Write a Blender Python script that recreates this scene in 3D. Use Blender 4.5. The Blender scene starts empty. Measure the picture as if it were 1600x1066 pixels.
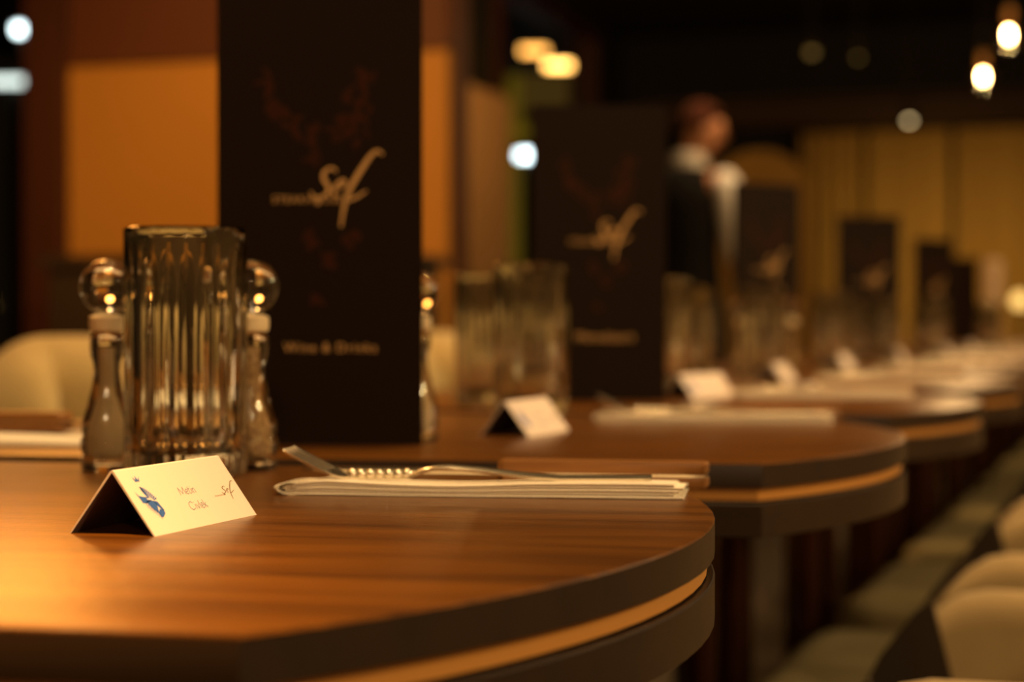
import bpy, bmesh, math, random
from mathutils import Vector, Matrix
random.seed(7)
SC = bpy.context.scene
COL = SC.collection
PI = math.pi

# ------------------------------------------------------------------ camera
TABLE_Z = 0.75
CAM_Z = 0.845
cam_d = bpy.data.cameras.new('camera'); cam = bpy.data.objects.new('camera', cam_d); COL.objects.link(cam)
cam.location = (0, 0, CAM_Z)
cam.rotation_euler = (PI/2 - math.atan(33/3000), 0, 0)
cam_d.sensor_width = 36; cam_d.lens = 67.5
cam_d.clip_start = 0.02; cam_d.clip_end = 100
cam_d.dof.use_dof = True; cam_d.dof.focus_distance = 0.91
cam_d.dof.aperture_fstop = 5.6
SC.camera = cam
SC.view_settings.view_transform = 'Standard'; SC.view_settings.look = 'None'
SC.view_settings.gamma = 1; SC.view_settings.use_curve_mapping = False
SC.view_settings.exposure = 0.12

# ------------------------------------------------------------------ world
w = bpy.data.worlds.new('night'); SC.world = w; w.use_nodes = True
w.node_tree.nodes['Background'].inputs[0].default_value = (1.0, 0.55, 0.2, 1)
w.node_tree.nodes['Background'].inputs[1].default_value = 0.004

# row frame: u = across the row (to the right), v = along the row (away)
TH = math.atan(0.336); S_, C_ = math.sin(TH), math.cos(TH)
def R(u, v, z=0.0): return Vector((u*C_ + v*S_, v*C_ - u*S_, z))
def at(px, py, Y):                     # a point seen at a pixel of the 1600x1066 frame, at depth Y
    return Vector(((px-800)/3000*Y, Y, CAM_Z + (500-py)/3000*Y))

# ------------------------------------------------------------------ room lamps and added lights
WARM = (1.0, 0.60, 0.24); AMBER = (1.0, 0.47, 0.13)
def spot(name, loc, target, power, color, size_deg, blend=0.6, radius=0.04):
    d = bpy.data.lights.new(name, 'SPOT'); d.energy = power; d.color = color
    d.spot_size = math.radians(size_deg); d.spot_blend = blend; d.shadow_soft_size = radius
    o = bpy.data.objects.new(name, d); COL.objects.link(o); o.location = loc
    o.rotation_euler = (Vector(target)-Vector(loc)).to_track_quat('-Z', 'Y').to_euler(); return o
def point(name, loc, power, color, radius=0.04):
    d = bpy.data.lights.new(name, 'POINT'); d.energy = power; d.color = color; d.shadow_soft_size = radius
    o = bpy.data.objects.new(name, d); COL.objects.link(o); o.location = loc; return o
# row of small ceiling downlights above the tables
for i in range(9):
    v = 0.55 + 1.05*i
    spot('ceiling_downlight', R(-0.45, v, 2.75), R(-0.52, v, 0.75), 105 if i else 50, WARM, 80, 1.0, 0.035)
# amber pendant lamps over the seats on the left
for v, p in ((0.15, 10), (1.9, 12)):
    point('unseen_amber_light', R(-1.25, v, 1.95), p, AMBER, 0.06)
# lamps across the aisle on the right
for v, p in ((0.2, 125), (2.4, 100), (4.8, 90)):
    point('aisle_light', R(2.3, v, 2.2), p, (1.0, 0.66, 0.30), 0.10)
# lamp behind the photographer
point('aisle_light', R(.55, -1.3, 1.9), 28, (1.0, .70, .38), .10)
# amber shaded lamp hanging low over the seats on the left, just above the picture
point('unseen_amber_light', R(-1.85, 2.78, 1.60), 19, (1.0, .37, .06), .22)
# unseen narrow spot added to tint the nearest table's front left orange
spot('added_amber_spot', R(-.62, .40, 2.7), R(-.64, .45, .75), 750, (1.0, .50, .13), 30, 1.0, .05)
spot('added_panel_spot', R(-2.2, 3.0, 2.6), R(-2.45, 5.0, 1.2), 150, AMBER, 62, 1.0, .06)  # unseen spot added to wash the caramel panel only
point('unseen_amber_light', R(-2.9, 9.6, 2.3), 40, AMBER, .06)  # unseen light added to brighten the grey brown drape, no pendant here
# lamps that wash the rear wall and the waiter
spot('wall_wash_light', R(-1.3, 12.3, 1.1), R(-1.45, 13.9, 1.15), 60, (1.0, 0.62, 0.2), 95, 1.0, 0.1)
spot('ceiling_downlight', at(1190, 0, 8.0)+Vector((0, 0, .7)), at(1120, 320, 8.3), 130, (1.0, 0.66, 0.34), 50, 1.0, 0.08)

# ------------------------------------------------------------------ materials
MATS = {}
def mat(name, col=(.5, .5, .5), rough=.5, metal=0., trans=0., ior=1.45, emit=None, strength=0., spec=.5, noise=None, bump=None, coat=0., sheen=0.):
    if name in MATS: return MATS[name]
    m = bpy.data.materials.new(name); m.use_nodes = True
    nt = m.node_tree; b = nt.nodes['Principled BSDF']
    b.inputs['Base Color'].default_value = (*col, 1); b.inputs['Roughness'].default_value = rough
    b.inputs['Metallic'].default_value = metal; b.inputs['Transmission Weight'].default_value = trans
    b.inputs['IOR'].default_value = ior; b.inputs['Specular IOR Level'].default_value = spec
    b.inputs['Coat Weight'].default_value = coat
    b.inputs['Sheen Weight'].default_value = sheen
    if emit: b.inputs['Emission Color'].default_value = (*emit, 1); b.inputs['Emission Strength'].default_value = strength
    tc = nt.nodes.new('ShaderNodeTexCoord')
    if noise:                                # (scale xyz, colour 2, lo, hi)
        sc, c2, lo, hi = noise
        mp = nt.nodes.new('ShaderNodeMapping'); mp.inputs['Scale'].default_value = sc
        nz = nt.nodes.new('ShaderNodeTexNoise'); nz.inputs['Scale'].default_value = 1; nz.inputs['Detail'].default_value = 5
        rp = nt.nodes.new('ShaderNodeValToRGB'); rp.color_ramp.elements[0].position = lo; rp.color_ramp.elements[1].position = hi
        rp.color_ramp.elements[0].color = (*col, 1); rp.color_ramp.elements[1].color = (*c2, 1)
        nt.links.new(tc.outputs['Object'], mp.inputs[0]); nt.links.new(mp.outputs[0], nz.inputs['Vector'])
        nt.links.new(nz.outputs['Fac'], rp.inputs[0]); nt.links.new(rp.outputs[0], b.inputs['Base Color'])
    if bump:                                 # (scale, strength)
        nz = nt.nodes.new('ShaderNodeTexNoise'); nz.inputs['Scale'].default_value = bump[0]; nz.inputs['Detail'].default_value = 3
        bp = nt.nodes.new('ShaderNodeBump'); bp.inputs['Strength'].default_value = bump[1]; bp.inputs['Distance'].default_value = .002
        nt.links.new(tc.outputs['Object'], nz.inputs['Vector']); nt.links.new(nz.outputs['Fac'], bp.inputs['Height'])
        nt.links.new(bp.outputs[0], b.inputs['Normal'])
    MATS[name] = m; return m
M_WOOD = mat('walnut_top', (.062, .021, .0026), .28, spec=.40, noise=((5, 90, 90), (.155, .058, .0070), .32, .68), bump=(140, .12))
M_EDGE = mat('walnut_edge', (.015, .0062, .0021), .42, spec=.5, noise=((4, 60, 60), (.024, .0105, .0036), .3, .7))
M_BRASS = mat('brass_band', (.55, .26, .06), .45, .15)
M_COPPER = mat('dark_copper', (.05, .015, .006), .35, .8)
M_GLASS = mat('clear_glass', (.93, .95, .92), .0, trans=1, ior=1.5)
M_ACRYL = mat('clear_acrylic', (.97, .96, .93), .02, trans=1, ior=1.49)
M_SALT = mat('salt_grains', (.62, .48, .28), .8, bump=(900, .6))
M_PEPPER = mat('mixed_peppercorns', (.30, .17, .07), .8, noise=((400, 400, 400), (.6, .42, .2), .4, .6), bump=(500, .8))
M_COLLAR = mat('cream_collar', (.74, .60, .38), .4)
M_STEEL = mat('steel', (.86, .80, .68), .24, 1)
M_CARD = mat('card_paper', (.74, .65, .61), .75, bump=(700, .08))
M_CARDSHADE = mat('card_inside_shade', (.09, .045, .035), .8)  # inside of the folded card darkened in colour as shade
M_BLUE = mat('blue_print', (.03, .11, .46), .6)
M_GREYINK = mat('grey_ink', (.25, .24, .34), .7)
M_BROWNINK = mat('brown_ink', (.20, .14, .08), .7)
M_NAP = mat('napkin_cloth', (.90, .84, .72), .85, bump=(500, .25))
M_HANDLE = mat('knife_wood', (.17, .068, .014), .42, noise=((20, 200, 200), (.27, .112, .026), .3, .7))
M_MENU = mat('menu_cover', (.0105, .0048, .0024), .6, spec=.12, bump=(900, .05))
M_MENUIN = mat('menu_page', (.10, .07, .045), .7)
M_GOLDINK = mat('gold_print', (.60, .36, .14), .45)
M_REDINK = mat('dark_red_print', (.036, .0095, .0040), .6, spec=.12)
M_FABRIC = mat('taupe_velvet', (.30, .215, .10), .9, sheen=.2, noise=((14, 14, 14), (.36, .26, .125), .35, .7), bump=(600, .2))
M_SEAT = mat('olive_seat_fabric', (.25, .20, .09), .95, noise=((9, 9, 9), (.31, .25, .12), .35, .7), bump=(600, .2))
M_ARMSHADE_BOARD = mat('arm_shade_and_sideboard', (.030, .018, .009), .6)  # dark tone painted as shade on the chair arms; also the sideboard's colour
M_CREAM = mat('cream_velvet', (.40, .31, .14), .9, sheen=.2, noise=((14, 14, 14), (.46, .36, .17), .35, .7), bump=(600, .2))
M_BLACK = mat('black_metal', (.012, .009, .006), .5)
M_FLOOR = mat('dark_floor', (.018, .011, .006), .55, noise=((2, 2, 2), (.026, .016, .009), .3, .7))
M_WALLD = mat('black_wall', (.010, .008, .006), .8)
M_CEIL = mat('dark_ceiling', (.020, .014, .008), .8)
M_PANEL = mat('caramel_panel', (.40, .19, .026), .6, noise=((1.5, 1.5, 1.5), (.45, .215, .032), .3, .7))
M_PANELD = mat('dark_red_panel', (.085, .023, .005), .6)
M_FRAME = mat('dark_red_frame', (.055, .016, .006), .5)
M_PANE = mat('window_glass', (.9, .93, .9), .0, trans=1, ior=1.15)
M_DRAPE = mat('mustard_curtain', (.36, .215, .05), .9, noise=((.6, 3, .6), (.28, .165, .036), .3, .7))
M_GREYDR = mat('grey_brown_curtain', (.32, .20, .09), .9)
M_BEAM = mat('brown_beam', (.045, .022, .008), .8)
M_SKIN = mat('skin', (.42, .17, .07), .55)
M_HAIR = mat('dark_red_brown_hair', (.05, .014, .006), .9, spec=.1)
M_SHIRT = mat('white_shirt', (.74, .68, .58), .85)
M_VEST = mat('black_waistcoat', (.010, .008, .006), .9, spec=.1)
M_TROUS = mat('black_trousers', (.012, .011, .010), .85)

# ------------------------------------------------------------------ mesh helpers
def add_box(bm, x0, x1, y0, y1, z0, z1):
    vs = [bm.verts.new((x, y, z)) for z in (z0, z1) for y in (y0, y1) for x in (x0, x1)]
    for f in ((0, 2, 3, 1), (4, 5, 7, 6), (0, 1, 5, 4), (2, 6, 7, 3), (0, 4, 6, 2), (1, 3, 7, 5)): bm.faces.new([vs[i] for i in f])
def rings(bm, rs, cap0=True, cap1=True, closed=True):
    """rs: list of rings of 3-D points of equal length"""
    V = [[bm.verts.new(p) for p in r] for r in rs]; n = len(rs[0])
    for a, b in zip(V, V[1:]):
        for i in range(n if closed else n-1):
            j = (i+1) % n; bm.faces.new((a[i], a[j], b[j], b[i]))
    if cap0: bm.faces.new(list(reversed(V[0])))
    if cap1: bm.faces.new(V[-1])
    return V
def prism(bm, pts, z0, z1, bev=0.0):
    cx = sum(p[0] for p in pts)/len(pts); cy = sum(p[1] for p in pts)/len(pts)
    def ring(z, ins):
        out = []
        for x, y in pts:
            d = math.hypot(x-cx, y-cy) or 1; k = 1-ins/d; out.append((cx+(x-cx)*k, cy+(y-cy)*k, z))
        return out
    if bev: rings(bm, [ring(z0, bev), ring(z0+bev, 0), ring(z1-bev, 0), ring(z1, bev)])
    else: rings(bm, [ring(z0, 0), ring(z1, 0)])
def lathe(bm, prof, seg=32, cx=0, cy=0, cap0=True, cap1=True):
    rings(bm, [[(cx+r*math.cos(2*PI*i/seg), cy+r*math.sin(2*PI*i/seg), z) for i in range(seg)] for r, z in prof], cap0, cap1)
def tube(bm, pts, r, seg=10):
    pts = [Vector(p) for p in pts]; rs = r if isinstance(r, (list, tuple)) else [r]*len(pts); out = []
    for i, p in enumerate(pts):
        t = (pts[min(i+1, len(pts)-1)]-pts[max(i-1, 0)]).normalized()
        a = t.orthogonal().normalized() if i == 0 else (a0 - t*a0.dot(t)).normalized()
        a0 = a; b = t.cross(a)
        out.append([p + (a*math.cos(2*PI*k/seg)+b*math.sin(2*PI*k/seg))*rs[i] for k in range(seg)])
    rings(bm, out)
def mesh_from(bm, name, mats, smooth=None):
    bmesh.ops.recalc_face_normals(bm, faces=bm.faces)
    me = bpy.data.meshes.new(name); bm.to_mesh(me); bm.free()
    for m in (mats if isinstance(mats, (list, tuple)) else [mats]): me.materials.append(m)
    if smooth is not None:
        me.shade_smooth(); me.set_sharp_from_angle(angle=math.radians(smooth))
    return me
def link(name, me, parent=None, loc=(0, 0, 0), rz=0):
    o = bpy.data.objects.new(name, me); COL.objects.link(o); o.parent = parent; o.location = loc; o.rotation_euler = (0, 0, rz); return o
def obj(name, bm, mats, parent=None, loc=(0, 0, 0), rz=0, smooth=None):
    return link(name, mesh_from(bm, name, mats, smooth), parent, loc, rz)
def tag(o, label, cat, group=None):
    o['label'] = label; o['category'] = cat
    if group: o['group'] = group
    return o
def thing(name, label, cat, loc, rz=0, group=None):
    o = bpy.data.objects.new(name, None); COL.objects.link(o); o.location = loc; o.rotation_euler = (0, 0, rz)
    o.empty_display_size = .05
    return tag(o, label, cat, group)
def struct(o): o['kind'] = 'structure'; return o
def copy_tree(root, label, loc, rz, group=None):
    r = root.copy(); COL.objects.link(r); r.location = loc; r.rotation_euler = (0, 0, rz); r['label'] = label
    if group: r['group'] = group
    for ch in list(root.children):
        c = ch.copy(); COL.objects.link(c); c.parent = r
        for g in list(ch.children):
            d = g.copy(); COL.objects.link(d); d.parent = c
    return r
def ribbon(bm, pts, wd, mp, taper=False):
    n = len(pts); L = []
    for i, p in enumerate(pts):
        a = pts[max(i-1, 0)]; b = pts[min(i+1, n-1)]
        dx, dy = b[0]-a[0], b[1]-a[1]; d = math.hypot(dx, dy) or 1
        ww = wd*(1 if not taper else .35+.65*math.sin(PI*min(max(i/(n-1), .08), .92)))/2
        L.append((bm.verts.new(mp(p[0]-dy/d*ww, p[1]+dx/d*ww)), bm.verts.new(mp(p[0]+dy/d*ww, p[1]-dx/d*ww))))
    for a, b in zip(L, L[1:]): bm.faces.new((a[0], a[1], b[1], b[0]))
def smooth_pts(pts, k=6):
    out = []
    for i in range(len(pts)-1):
        p0 = pts[max(i-1, 0)]; p1 = pts[i]; p2 = pts[i+1]; p3 = pts[min(i+2, len(pts)-1)]
        for j in range(k):
            t = j/k
            out.append(tuple(.5*(2*b+(c-a)*t+(2*a-5*b+4*c-d)*t*t+(3*b-a-3*c+d)*t**3) for a, b, c, d in zip(p0, p1, p2, p3)))
    out.append(tuple(pts[-1])); return out
def text_mesh(txt, mp, x0, y0, width, name, m, parent):
    cu = bpy.data.curves.new('t', 'FONT'); cu.body = txt; cu.space_character = 1.15
    t = bpy.data.objects.new('t', cu); COL.objects.link(t)
    dg = bpy.context.evaluated_depsgraph_get(); dg.update()
    me = bpy.data.meshes.new_from_object(t.evaluated_get(dg)); bpy.data.objects.remove(t); bpy.data.curves.remove(cu)
    xs = [v.co.x for v in me.vertices]; s = width/(max(xs)-min(xs)); x_ = min(xs)
    for v in me.vertices: v.co = mp(x0+(v.co.x-x_)*s, y0+v.co.y*s)
    me.materials.append(m); me.name = name
    return link(name, me, parent)
ORD = ['nearest', 'second', 'third', 'fourth', 'fifth', 'sixth', 'seventh', 'eighth', 'ninth', 'tenth', 'eleventh', 'twelfth']
RZ = -TH                                              # local x -> +u, local y -> +v

# ------------------------------------------------------------------ room shell
def rowbox(name, u0, u1, v0, v1, z0, z1, m, parent=None):
    bm = bmesh.new(); add_box(bm, u0, u1, v0, v1, z0, z1); o = obj(name, bm, m, parent, (0, 0, 0), RZ if parent is None else 0); return o
struct(rowbox('floor', -9, 5, -2.5, 16, -.1, 0, M_FLOOR))
struct(rowbox('ceiling', -9, 5, -2.5, 16, 3.0, 3.1, M_CEIL))
struct(rowbox('wall_back', -4.1, 5, 14.3, 14.45, 0, 3.0, M_WALLD))
M_PLAST = mat('tan_plaster', (.42, .27, .12), .85, noise=((2, 2, 2), (.36, .23, .10), .3, .7))
struct(rowbox('wall_right', 4.2, 4.35, -2.5, 14.3, 0, 3.0, M_PLAST))
struct(rowbox('wall_front', -4.1, 4.2, -2.65, -2.5, 0, 3.0, M_PLAST))
bm = bmesh.new()                                       # window wall on the left, with two openings
for v0, v1, z0, z1 in ((-2.5, 3.2, 0, 3), (7.0, 11.25, 0, 3), (13.5, 14.3, 0, 3), (3.2, 7.0, 0, .5), (3.2, 7.0, 2.7, 3), (11.25, 13.5, 0, .6), (11.25, 13.5, 2.96, 3)):
    add_box(bm, -4.1, -3.9, v0, v1, z0, z1)
wl = struct(obj('wall_left', bm, M_WALLD, None, (0, 0, 0), RZ))
def window(name, v0, v1, z0, z1, mull):
    wobj = bpy.data.objects.new(name, None); COL.objects.link(wobj); wobj.rotation_euler = (0, 0, RZ); struct(wobj)
    bm = bmesh.new(); t = .07
    add_box(bm, -4.08, -3.86, v0-.02, v0+t, z0, z1); add_box(bm, -4.08, -3.86, v1-t, v1+.02, z0, z1)
    add_box(bm, -4.08, -3.86, v0+t, v1-t, z0, z0+t); add_box(bm, -4.08, -3.86, v0+t, v1-t, z1-t, z1)
    obj('window_frame', bm, M_FRAME, wobj)
    vs = [v0+t] + mull + [v1-t]
    for m_ in mull:
        bm = bmesh.new(); add_box(bm, -4.04, -3.92, m_-.02, m_+.02, z0+t, z1-t); obj('mullion', bm, M_FRAME, wobj)
    for a, b in zip(vs, vs[1:]):
        bm = bmesh.new(); add_box(bm, -3.985, -3.98, a+.02, b-.02, z0+t, z1-t); obj('pane', bm, M_PANE, wobj)
window('window_1', 3.2, 7.0, .5, 2.7, [4.5])
window('window_2', 11.25, 13.5, .6, 2.96, [])
bm = bmesh.new(); add_box(bm, -3.20, -3.075, 4.96, 5.16, 0, 3.0); struct(obj('trim_1', bm, M_FRAME, None, (0, 0, 0), RZ))
# partition that carries the caramel panel
pt = bpy.data.objects.new('wall_partition', None); COL.objects.link(pt); pt.rotation_euler = (0, 0, RZ); struct(pt)
rowbox('core', -3.07, -1.86, 5.03, 5.15, 0, 3.0, M_PANELD, pt)
rowbox('lower_panel', -3.07, -1.87, 5.00, 5.03, 0.05, 1.60, M_PANEL, pt)
rowbox('upper_panel', -3.07, -1.87, 5.005, 5.03, 1.64, 2.95, M_PANELD, pt)
rowbox('rail', -3.07, -1.86, 4.985, 5.03, 1.60, 1.64, M_PANELD, pt)
# beams under the ceiling at the rear
struct(rowbox('trim_2', -3.6, 4, 13.6, 13.9, 2.22, 2.42, M_BEAM))
struct(rowbox('trim_3', -3.6, 4, 11.0, 11.2, 2.86, 3.0, M_BEAM))

# curtains on the rear wall
def curtain(label, u0, u1, v, z0, z1, m, along_u=True, folds=9, amp=.05, seed=0):
    rnd = random.Random(seed); n = folds*10; ph = [rnd.uniform(.7, 1.3) for _ in range(folds+1)]
    fr = []; bk = []
    for i in range(n+1):
        t = i/n; a = amp*math.sin(2*PI*t*folds)*ph[int(t*folds)]; fr.append((u0+(u1-u0)*t, a-.008)); bk.append((u0+(u1-u0)*t, a+.008))
    pts = fr + bk[::-1]
    if not along_u: pts = [(y, x) for x, y in pts]
    bm = bmesh.new(); rings(bm, [[(x, y, z0) for x, y in pts], [(x, y, z1) for x, y in pts]], False, False)
    base = R(0, v) if along_u else R(v, 0)
    o = obj('curtain', bm, m, None, base, RZ, smooth=60); return tag(o, label, 'curtain')
for i, (a, b, l) in enumerate(((-2.46, -2.02, 'mustard curtain panel on rear wall, beside the dark wall behind the waiter'),
                            (-1.98, -1.40, 'mustard curtain panel on rear wall behind the fourth menu'),
                            (-1.36, -.80, 'mustard curtain panel at far right of rear wall'),
                            (-.76, 0.5, 'mustard curtain panel at the right end of the rear wall, mostly out of view'))):
    curtain(l, a, b, 13.95, .02, 2.2, M_DRAPE, True, 4 if i < 3 else 8, .03, i)[ 'group'] = 'curtains on the rear wall'
curtain('grey brown drape hanging on the left wall next to the far window', 10.2, 11.2, -3.78, .02, 2.2, M_GREYDR, False, 5, .04, 9)

# arched booth headboard behind the waiter
bm = bmesh.new(); pts = [(-.34, 0), (.34, 0)] + [(.34*math.cos(a), 1.62+.30*math.sin(a)) for a in [PI*i/16 for i in range(17)]]
rings(bm, [[(x, 0, z) for x, z in pts], [(x, .1, z) for x, z in pts]])
p = at(1185, 500, 12.2); hb = obj('booth_headboard', bm, M_DRAPE, None, (p.x, p.y, 0), RZ, smooth=40)
tag(hb, 'arched tan booth back standing behind the waiter and third menu', 'booth')

# ------------------------------------------------------------------ tables
OUT = []
Rr = (.3225**2+.11**2)/(2*.11); a0 = math.asin(.3225/Rr)
for i in range(25):
    a = -a0 + 2*a0*i/24; OUT.append((.38-Rr+Rr*math.cos(a), Rr*math.sin(a)))
OUT += [(-x, -y) for x, y in OUT]
def inset(pts, d):
    return [(x*(1-d/.36), y*(1-d/.33)) for x, y in pts]
bm = bmesh.new()
rings(bm, [[(x, y, .733) for x, y in OUT], [(x, y, .7488) for x, y in OUT], [(x, y, .7497) for x, y in inset(OUT, .0006)], [(x, y, .75) for x, y in inset(OUT, .0018)]])
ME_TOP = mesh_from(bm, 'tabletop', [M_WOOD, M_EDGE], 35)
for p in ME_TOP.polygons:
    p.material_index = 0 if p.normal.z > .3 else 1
bm = bmesh.new(); prism(bm, inset(OUT, .0035), .7245, .733); ME_BAND = mesh_from(bm, 'brass_band', M_BRASS, 35)
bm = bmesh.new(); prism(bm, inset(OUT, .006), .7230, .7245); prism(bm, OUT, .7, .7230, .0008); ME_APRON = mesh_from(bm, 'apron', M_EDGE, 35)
bm = bmesh.new(); lathe(bm, [(.03, 0), (.03, .008), (.019, .012), (.019, .69), (.035, .692), (.035, .70)], 20); ME_LEG = mesh_from(bm, 'leg', M_COPPER, 40)
TBL = []                                              # (u, v, rotation) of every table
for k in range(12):
    rot = [7, 10, 8, 6, 5, 5, 4, 4, 4, 3, 3, 3][k]
    u = -.57; v = .81 + .72*k
    TBL.append((u, v, math.radians(rot)))
    t = thing('restaurant_table', 'dark walnut table with bowed ends and brass band, %s from the camera' % ORD[k], 'table', R(u, v), RZ+math.radians(rot), 'row of walnut tables')
    link('tabletop', ME_TOP, t); link('brass_band', ME_BAND, t); link('apron', ME_APRON, t)
    for x in (-.07, .07):
        for y in (-.24, .24): link('leg', ME_LEG, t, (x, y, 0))

# ------------------------------------------------------------------ tumblers
def tumbler_mesh(Ro=.037, h=.1506, nf=22, per=8):
    seg = nf*per
    def outer(z, k):
        return [((Ro-.0016*k*(1-abs(math.sin(nf*th/2))))*math.cos(th), (Ro-.0016*k*(1-abs(math.sin(nf*th/2))))*math.sin(th), z) for th in [2*PI*i/seg for i in range(seg)]]
    def inner(r, z, k=0):
        return [((r-.0010*k*(1-abs(math.sin(nf*th/2))))*math.cos(th), (r-.0010*k*(1-abs(math.sin(nf*th/2))))*math.sin(th), z) for th in [2*PI*i/seg for i in range(seg)]]
    rs = [[(x*.90, y*.90, 0) for x, y, z in outer(0, 0)], [(x*.975, y*.975, .0025) for x, y, z in outer(0, .3)]]
    rs += [outer(.006, .8), outer(.02, 1), outer(.08, 1), outer(.112, 1), outer(.126, .75), outer(.136, .35), outer(.142, 0), outer(h-.0014, 0)]
    rs += [inner(Ro-.0006, h-.0004), inner(Ro-.0016, h), inner(Ro-.0028, h-.0005), inner(Ro-.0038, h-.0022), inner(Ro-.0041, h-.006), inner(Ro-.0044, .12), inner(Ro-.0052, .03), inner(Ro-.0075, .018), inner(Ro-.014, .0145), inner(.004, .0138)]
    bm = bmesh.new(); rings(bm, rs); return mesh_from(bm, 'tumbler', M_GLASS, 28)
ME_GLASS = tumbler_mesh()
def tumbler(u, v, label, sc=1.0):
    o = link('glass_tumbler', ME_GLASS, None, R(u, v, TABLE_Z), RZ + u*7 + v*3)
    o.scale = (1, 1, sc); return tag(o, label, 'glass', 'ribbed glass tumblers on the tables')
tumbler(-.558, 1.04, 'large ribbed glass tumbler in front of the two acrylic mills, behind the nearest place card')
tumbler(-.588, 1.807, 'ribbed glass tumbler directly behind the second place card')
tumbler(-.705, 2.015, 'ribbed glass tumbler at left of the one behind the second place card', .965)
tumbler(-.6236, 2.49, 'ribbed glass tumbler just right of the second menu')
tumbler(-.745, 3.17, 'ribbed glass tumbler between the waiter and the third table\'s card, left of the mill pair')
tumbler(-.607, 3.10, 'ribbed glass tumbler in front of the far pair of mills below the third menu')
tumbler(-.61, 3.80, 'ribbed glass tumbler just right of the third menu')
tumbler(-.66, 4.36, 'ribbed glass tumbler in front of the left edge of the fourth menu')
tumbler(-.60, 4.50, 'ribbed glass tumbler in front of the middle of the fourth menu')
tumbler(-.56, 5.20, 'ribbed glass tumbler at right of the fourth menu')
tumbler(-.66, 5.85, 'ribbed glass tumbler in front of the fifth menu')
tumbler(-.52, 6.45, 'ribbed glass tumbler on the ninth table, right of the fifth menu')

# ------------------------------------------------------------------ salt and pepper mills
bm = bmesh.new(); lathe(bm, [(.0155*math.sin(PI*i/18)+.0002, .0175-.0172*math.cos(PI*i/18)) for i in range(19)], 28)
bmesh.ops.scale(bm, vec=(1.1, 1.1, 1), verts=bm.verts); ME_KNOB = mesh_from(bm, 'knob', M_ACRYL, 60)
bm = bmesh.new(); lathe(bm, [(.007, 0), (.0105, .001), (.0112, .005), (.0108, .010), (.007, .0115)], 28); ME_COLLAR = mesh_from(bm, 'collar', M_COLLAR, 40)
BODY = [(.0155, 0), (.0165, .002), (.0165, .008), (.0150, .010), (.0165, .013), (.0168, .018), (.0150, .022), (.0160, .025), (.0155, .030), (.0125, .040), (.0095, .052), (.0080, .062), (.0084, .068), (.0102, .073), (.0106, .080), (.0100, .085), (.0080, .087)]
bm = bmesh.new(); lathe(bm, BODY, 32); ME_BODY = mesh_from(bm, 'body', M_ACRYL, 40)
def core(m):
    bm = bmesh.new(); lathe(bm, [(.006, .006), (.0085, .009), (.0085, .024), (.0060, .036), (.0036, .048), (.0034, .060), (.0034, .078)], 20); return mesh_from(bm, 'filling', m, 50)
ME_CORE = {'salt': core(M_SALT), 'pepper': core(M_PEPPER)}
def mill(u, v, kind, label):
    t = thing('acrylic_mill', label, 'mill', R(u, v, TABLE_Z), RZ, 'acrylic salt and pepper mills')
    b = link('body', ME_BODY, t); link('filling', ME_CORE[kind], b); link('collar', ME_COLLAR, t, (0, 0, .087)); link('knob', ME_KNOB, t, (0, 0, .0985))
mill(-.630, 1.070, 'salt', 'clear acrylic mill peeking out left of the large tumbler')
mill(-.546, 1.105, 'pepper', 'clear acrylic mill peeking out right of the large tumbler, before the nearest menu')
mill(-.5545, 1.415, 'salt', 'clear acrylic mill half hidden behind the right edge of the nearest menu')
mill(-.664, 3.19, 'salt', 'acrylic mill on the fourth table, left one of the pair below the third menu')
mill(-.585, 3.22, 'pepper', 'acrylic mill on the fourth table, right one of the pair below the third menu')
mill(-.60, 4.66, 'salt', 'small acrylic mill among glasses in front of the fourth menu')

# ------------------------------------------------------------------ place cards
CL, CH, CX = .100, .0285, .0215
def card_mesh():
    bm = bmesh.new(); t = .0006
    out = [(CX, 0), (CX*.04, CH-.0004), (0, CH), (-CX*.04, CH-.0004), (-CX, 0)]
    inn = [(CX-t*1.4, 0), (0, CH-t*1.6), (-CX+t*1.4, 0)]
    ys = (-CL/2, CL/2)
    A = [[bm.verts.new((x, y, z)) for x, z in out] for y in ys]; B = [[bm.verts.new((x, y, z)) for x, z in inn] for y in ys]
    for i in range(4): bm.faces.new((A[0][i], A[0][i+1], A[1][i+1], A[1][i])).material_index = 0
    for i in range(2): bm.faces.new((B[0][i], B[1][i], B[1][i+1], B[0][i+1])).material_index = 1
    for k in (0, 1):
        bm.faces.new((A[k][0], A[k][1], A[k][2], B[k][1], B[k][0])); bm.faces.new((A[k][2], A[k][3], A[k][4], B[k][2], B[k][1]))
    bm.faces.new((A[0][0], A[1][0], B[1][0], B[0][0])); bm.faces.new((A[0][4], B[0][2], B[1][2], A[1][4]))
    return mesh_from(bm, 'place_card', [M_CARD, M_CARDSHADE])
ME_CARD = card_mesh()
def face(s, t):
    e = .00012; nl = math.hypot(CH, CX)
    return Vector((CX*(1-.96*t)+e*CH/nl, -CL/2+s*CL, (CH-.0004)*t+e*CX/nl))
def poly(bm, pts):
    bm.faces.new([bm.verts.new(face(*p)) for p in pts])
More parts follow.
